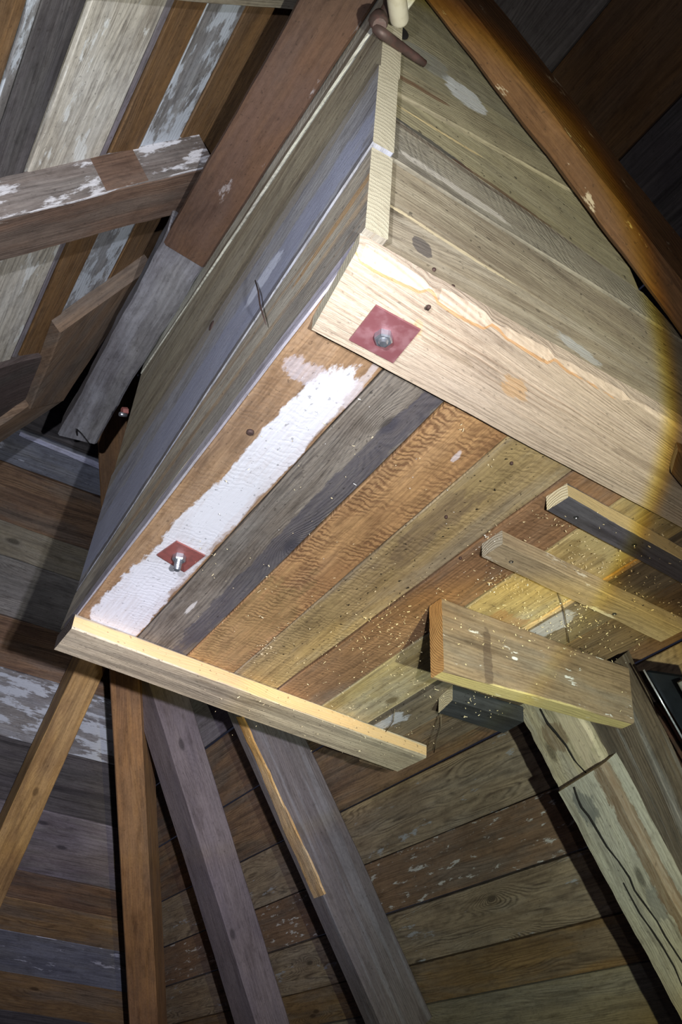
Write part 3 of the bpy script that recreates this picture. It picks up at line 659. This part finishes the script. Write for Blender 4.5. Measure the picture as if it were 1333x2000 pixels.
b1 = board('batten', q, V3(0, 0, .0305), [W_DK, E_CREAM], parent=box, nseg=24, jit=.0012, ch=.0012, seed=11); b1['label'] = 'batten painted dark grey underneath with a cream side and end'
W_MB = wood('batten_weathered', (178, 158, 124), (122, 108, 86), mottle=(156, 136, 106), grey=.15, mid=.5, ring=.45, fibre=.7, seed=89, specks=.3, stain=(206, 202, 192), stamt=.06)
q = [zat(941, 1088, zb_), zat(979, 1062, zb_), zat(1400, 1268, zb_), zat(1330, 1286, zb_)]
q = [V3(.940, 1.257, zb_), V3(.943, 1.197, zb_), V3(1.43, 1.235, zb_), V3(1.43, 1.300, zb_)]
b2 = board('batten', q, V3(0, 0, .0305), [W_MB, endgrain('end_greyish', (196, 188, 170), (160, 148, 126))], parent=box, nseg=24, jit=.0015, ch=.002, seed=12); b2['label'] = 'grey-brown weathered batten in the middle of the underside'
q = [V3(1.262, 1.868, zb_-.01), V3(1.245, 1.785, zb_-.01), V3(1.45, 1.775, zb_-.01), V3(1.455, 1.865, zb_-.01)]
b3 = board('batten', q, V3(0, 0, .0405), [wood('block_black', (52, 56, 62), (34, 36, 42), mottle=(64, 68, 74), ring=.4, seed=90, specks=.1), E_CREAM], parent=box, nseg=10, jit=.0012, seed=13); b3['label'] = 'short black-painted batten behind the hanging timber block'
bpy.context.view_layer.update()
for p in ((1126, 1010), (1240, 1064)): screw(p, zb_-.0004, b1)
for p in ((999, 1097), (1201, 1199)): screw(p, zb_-.0004, b2)

# hanging block on edge
W_BLK = wood('block_grey_brown', (150, 126, 96), (104, 82, 62), mottle=(124, 102, 82), ring=.45, freq=120, warp=3, fibre=.6, seed=91, specks=.2, stain=(214, 216, 220), stamt=.015, stscale=2.5,
             patches=[((74, 56, 48), .22, .022, .7, .5, .6, .5), ((206, 186, 110), .5, .6, 1.5, .5, .8, .05), ((214, 218, 226), .36, .02, .52, .035, .95, .6)])
y0 = 1.463
q = [V3(.990, y0, 2.6495), V3(.999, y0, 2.484), yat(1265, 1425, y0), V3(1.44, y0, 2.6495)]
e = yat(1262, 1424, y0)
q = [V3(.990, y0, 2.6485), V3(.999, y0, 2.484), V3(1.50, y0, 2.515), V3(1.50, y0, 2.6485)]
blk = timber('timber_block', q, V3(0, .046, 0), [W_BLK, endgrain('end_grain_orange', (204, 146, 78), (140, 88, 36), freq=210, cx=.02, cy=-.07)],
       'thick timber block on edge under the box, with ringed orange end grain', 'block', nseg=20, jit=.0015, ch=.003)
# timber at the right end of the crossbeam
q = [zat(1312, 925, 2.60), zat(1325, 880, 2.60), zat(1470, 930, 2.60), zat(1470, 1120, 2.60)]
timber('brace', q, V3(0, 0, .0185), [wood('brace_orange', (150, 112, 66), (100, 70, 40), ring=.5, seed=92), E_TAN], 'orange-brown timber end on the right edge of the picture, over the crossbeam', 'brace', nseg=6)

# ------------------------------------------------------------------ peg and iron hook at the top
W_PEG = wood('peg_wood', (206, 196, 146), (176, 162, 112), ring=.2, seed=93)
W_PEG = plain('peg_pale_wood', (214, 208, 182), rough=.6, rust=(196, 186, 154), nscale=60)
pa = yat(782, 47, .745); pb = yat(768, -55, .66)
pc = V3(pa[0], .80, pa[2]+.04)
def path(a, b, n): return [a+(b-a)*i/n for i in range(n+1)]
d_ = pb-pa; L_ = np.linalg.norm(d_); du = d_/L_
end = pa
R_ = .0155
pts = [end-du*.001+du*0]; rr = [.002]
for k in range(1, 8):
    a = k/7*math.pi/2; pts.append(end+du*(R_*(1-math.cos(a)))); rr.append(R_*math.sin(a)+.0003)
for k in range(1, 8): pts.append(end+du*(R_+k/7*(L_+.10))); rr.append(R_+.0004*math.sin(k*2.2))
peg = tube('peg', pts, rr, [W_PEG], seg=18); tag(peg, 'round-ended pale wooden peg hanging at the very top of the box corner', 'peg')
bpy.context.view_layer.update()
W_IRON = plain('rusty_iron', (92, 72, 66), rough=.55, metal=.4, rust=(112, 76, 70), rustamt=.7, nscale=80, bump=.7)
hk = empty('iron_hook', yat(735, 55, .76)); tag(hk, 'rusty forged iron hook bent around the top of the box corner below the peg', 'hook')
h = lambda x, y, Y=.752: yat(x, y, Y)
tube('shaft', [h(733, 47, .765), h(737, 58, .752), h(748, 66, .750), h(768, 80, .762), h(790, 96, .772), h(812, 112, .777), h(830, 125, .780)], [.006, .0085, .0092, .0086, .008, .0074, .006], [W_IRON], parent=hk, seg=10)
tube('shank', [h(760, -10, .74), h(758, 10, .745), h(752, 26, .75), h(744, 40, .755), h(733, 47, .765)], [.0085, .0085, .0095, .0100, .008], [W_IRON], parent=hk, seg=10)
tube('collar', [h(741, 30, .762), h(740, 40, .752), h(742, 50, .745)], [.011, .0165, .011], [W_IRON], parent=hk, seg=12)

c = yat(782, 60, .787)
o = tube('black_disc', [c, c+V3(0, .003, 0)], .0175, [CRK], parent=box, seg=20); o['label'] = 'black round disc behind the peg'  # flat black disc at the front boards, behind the peg
# small fittings on the side: nail heads, bolt, bent nail
W_NAIL = plain('nail_rust', (74, 54, 50), rough=.7, metal=.3, rust=(100, 70, 60))
def nailhead(p, label, r=.006, parent=box, plane='x'):
    c = xat(*p, XF-.0015) if plane == 'x' else (zat(*p, ZB-.001) if plane == 'z' else yat(*p, .7885))
    n = {'x': V3(-1, 0, 0), 'z': V3(0, 0, -1), 'y': V3(0, -1, 0)}[plane]
    o = tube('nail', [c-n*.004, c+n*.0012, c+n*.003], [r, r, r*.6], [W_NAIL], parent=parent, seg=10)
    if label: o['label'] = label
nailhead((414, 636), None, .011); nailhead((489, 845), 'rusty nail head in the white paint', .0065, plane='z')
for p in ((900, 1090), (872, 1010), (1000, 905)): nailhead(p, None, .003, plane='z')
for p in ((848, 527), (885, 560), (838, 600)): nailhead(p, None, .003, plane='y')
c = [xat(499, 548, .372), xat(505, 570, .366), xat(508, 595, .365), xat(514, 615, .367), xat(520, 634, .372)]
tube('bent_nail', c, [.0012, .0016, .0016, .0014, .0008], [W_NAIL], parent=box, seg=6)
c = xat(246, 808, .383)
bt = tube('bolt', [c+V3(.002, 0, -.004), c+V3(-.016, -.004, -.012)], .006, [W_ZN], parent=box, seg=10); bt['label'] = 'small bolt near the far top corner of the side'
tube('bolt_head', [c+V3(.002, 0, .010), c+V3(-.012, 0, .004)], .010, [W_PL2], parent=bt, seg=6, smooth=False)
# hook and wire on the grey beam end
W_WIRE = plain('wire', (60, 56, 58), rough=.6, metal=.5)
tube('wire_hook', [at(149, 842, (0, 0, 1), 3.39), at(151, 850, (0, 0, 1), 3.388), at(150, 838, (0, 0, 1), 3.375), at(158, 845, (0, 0, 1), 3.38), at(170, 860, (0, 0, 1), 3.385), at(176, 868, (0, 0, 1), 3.39)],
     .0018, [W_WIRE], parent=ridge, seg=6)

# ------------------------------------------------------------------ shavings, crumbs and cobweb threads under the box
def litter(name, spots, mat, label, seed, smin, smax):
    rng = random.Random(seed); V = []; Fc = []
    for (px, py, spx, spy, n, plane, kind) in spots:
        for _ in range(n):
            x = rng.gauss(px, spx); y = rng.gauss(py, spy)
            try: c = zat(x, y, plane-rng.random()**3*.03)
            except Exception: continue
            if not (.38 < c[0] < 1.44 and .80 < c[1] < 2.3): continue
            L = smin+(smax-smin)*rng.random()**1.5*(2.2 if rng.random() < .12 else 1); wd = rng.uniform(.0003, .0010)
            a = rng.random()*6.28; el = rng.uniform(-.9, .4)
            d = V3(math.cos(a)*math.cos(el), math.sin(a)*math.cos(el), -abs(math.sin(el))); s = np.cross(d, (rng.random(), rng.random(), rng.random()+.1)); s /= np.linalg.norm(s)
            bend = np.cross(d, s)*L*rng.uniform(-.35, .35)
            k = len(V)
            for q_ in (c, c+d*L*.5+bend, c+d*L):
                V += [tuple(q_+s*wd), tuple(q_-s*wd), tuple(q_+np.cross(d, s)*wd*.7)]
            for b in (0, 3):
                for e_ in range(3): Fc.append((k+b+e_, k+b+(e_+1) % 3, k+b+3+(e_+1) % 3, k+b+3+e_))
            Fc.append((k, k+1, k+2)); Fc.append((k+8, k+7, k+6))
    me = bpy.data.meshes.new(name); me.from_pydata(V, [], Fc); me.update(); me.materials.append(mat)
    o = bpy.data.objects.new(name, me); COL.objects.link(o); tag(o, label, 'shavings', kind='stuff'); return o
W_SHV = plain('shaving', (226, 208, 160), rough=.8, rust=(200, 176, 124), nscale=40)
W_SHW = plain('white_crumb', (232, 232, 228), rough=.8, rust=(200, 204, 206), nscale=40)
Z = ZB-.001
litter('wood_shavings', [
  (1010, 1140, 30, 12, 50, Z-.004, 0), (1140, 1205, 50, 22, 50, Z-.004, 0), (1090, 1010, 30, 14, 25, Z-.004, 0), (1190, 1100, 60, 30, 40, Z, 0), (1290, 1190, 50, 50, 60, Z, 0), (1150, 1270, 60, 30, 50, Z, 0), (775, 1215, 40, 25, 40, Z, 0), (950, 1392, 40, 5, 16, 2.607, 0),
  (1090, 1130, 110, 50, 54, Z, 0), (1200, 1180, 80, 60, 54, Z, 0), (1060, 1195, 80, 25, 36, Z, 0), (960, 1130, 60, 40, 24, Z, 0), (760, 1230, 60, 40, 42, Z, 0), (700, 1290, 90, 40, 36, Z, 0),
  (810, 1290, 30, 50, 36, Z, 0), (640, 1240, 120, 60, 36, Z, 0), (525, 1270, 12, 12, 27, Z-.01, 0), (430, 1100, 30, 30, 13, Z, 0), (515, 1135, 6, 14, 4, Z, 0), (905, 830, 5, 8, 3, Z, 0), (712, 880, 12, 8, 3, Z, 0),
  (960, 900, 8, 8, 3, Z, 0), (1225, 1110, 60, 30, 24, Z, 0), (1030, 1190, 25, 20, 24, Z-.01, 0), (820, 1250, 40, 60, 36, Z, 0), (640, 1030, 140, 110, 42, Z, 0), (1010, 1050, 60, 30, 18, Z, 0),
  (700, 1420, 60, 30, 30, 2.612, 0), (560, 1380, 100, 30, 30, 2.612, 0), (930, 1362, 50, 7, 20, 2.608, 0), (800, 1420, 30, 30, 18, Z-.01, 0), (1180, 1075, 80, 40, 30, 2.618, 0)],
  W_SHV, 'pale wood shavings and splinters caught all over the underside of the box', 3, .0015, .006)
litter('paint_crumbs', [(960, 1060, 14, 10, 30, Z, 0), (980, 1128, 30, 14, 24, Z, 0), (1120, 1190, 40, 40, 24, Z, 0), (850, 960, 60, 40, 7, Z, 0), (1080, 1300, 60, 40, 10, 2.6, 0), (495, 720, 8, 8, 3, Z, 0), (600, 900, 200, 150, 18, Z, 0)],
  W_SHW, 'tiny white paint crumbs scattered on the underside, densest at the weathered batten', 4, .001, .004)
# chips clinging to the block's face and lower edge
rng = random.Random(5); V = []; Fc = []
for _ in range(150):
    px = rng.uniform(870, 1240); t_ = (px-867)/370; py = rng.choice([rng.uniform(1180, 1400), 1338+t_*85+rng.gauss(0, 6), rng.gauss(1220, 20)])
    if rng.random() < .35: px = rng.gauss(1020, 40); py = rng.gauss(1210, 28)
    c = yat(px, py, y0-.001)
    if c[0] < 1.0 or c[2] < 2.49+.06*(c[0]-1.0) or c[2] > 2.65: continue
    L = rng.uniform(.0015, .006); a = rng.random()*6.28; d = V3(math.cos(a), -.3, math.sin(a)); d /= np.linalg.norm(d); s = np.cross(d, (0, 1, 0)); s /= np.linalg.norm(s); wd = rng.uniform(.0005, .0014)
    k = len(V); V += [tuple(c+s*wd), tuple(c-s*wd), tuple(c+V3(0, -wd*1.5, 0)), tuple(c+d*L+s*wd*.5), tuple(c+d*L-s*wd*.5), tuple(c+d*L+V3(0, -wd*1.5, 0))]
    Fc += [(k, k+1, k+4, k+3), (k+1, k+2, k+5, k+4), (k+2, k, k+3, k+5), (k, k+2, k+1), (k+3, k+4, k+5)]
me = bpy.data.meshes.new('block_splinters'); me.from_pydata(V, [], Fc); me.update(); me.materials.append(W_SHV)
o = bpy.data.objects.new('block_splinters', me); COL.objects.link(o); tag(o, 'small splinters and dust clinging to the face of the hanging timber block', 'splinters', kind='stuff')
# cobweb threads
W_COB = plain('cobweb', (120, 104, 80), rough=.9)
cob = empty('cobweb_threads', zat(835, 1400, Z)); tag(cob, 'dusty cobweb threads dangling from the underside near the end of the far batten', 'cobweb')
for pts in ([(868, 1375), (858, 1400), (845, 1435), (832, 1465)], [(862, 1395), (862, 1420), (852, 1450), (848, 1470)], [(772, 1385), (768, 1410), (752, 1432)], [(1092, 1160), (1102, 1190), (1108, 1225), (1112, 1255)]):
    tube('thread', [zat(*p, Z-.006) for p in pts], [.0008, .0013, .0009, .0012][:len(pts)], [W_COB], parent=cob, seg=5)
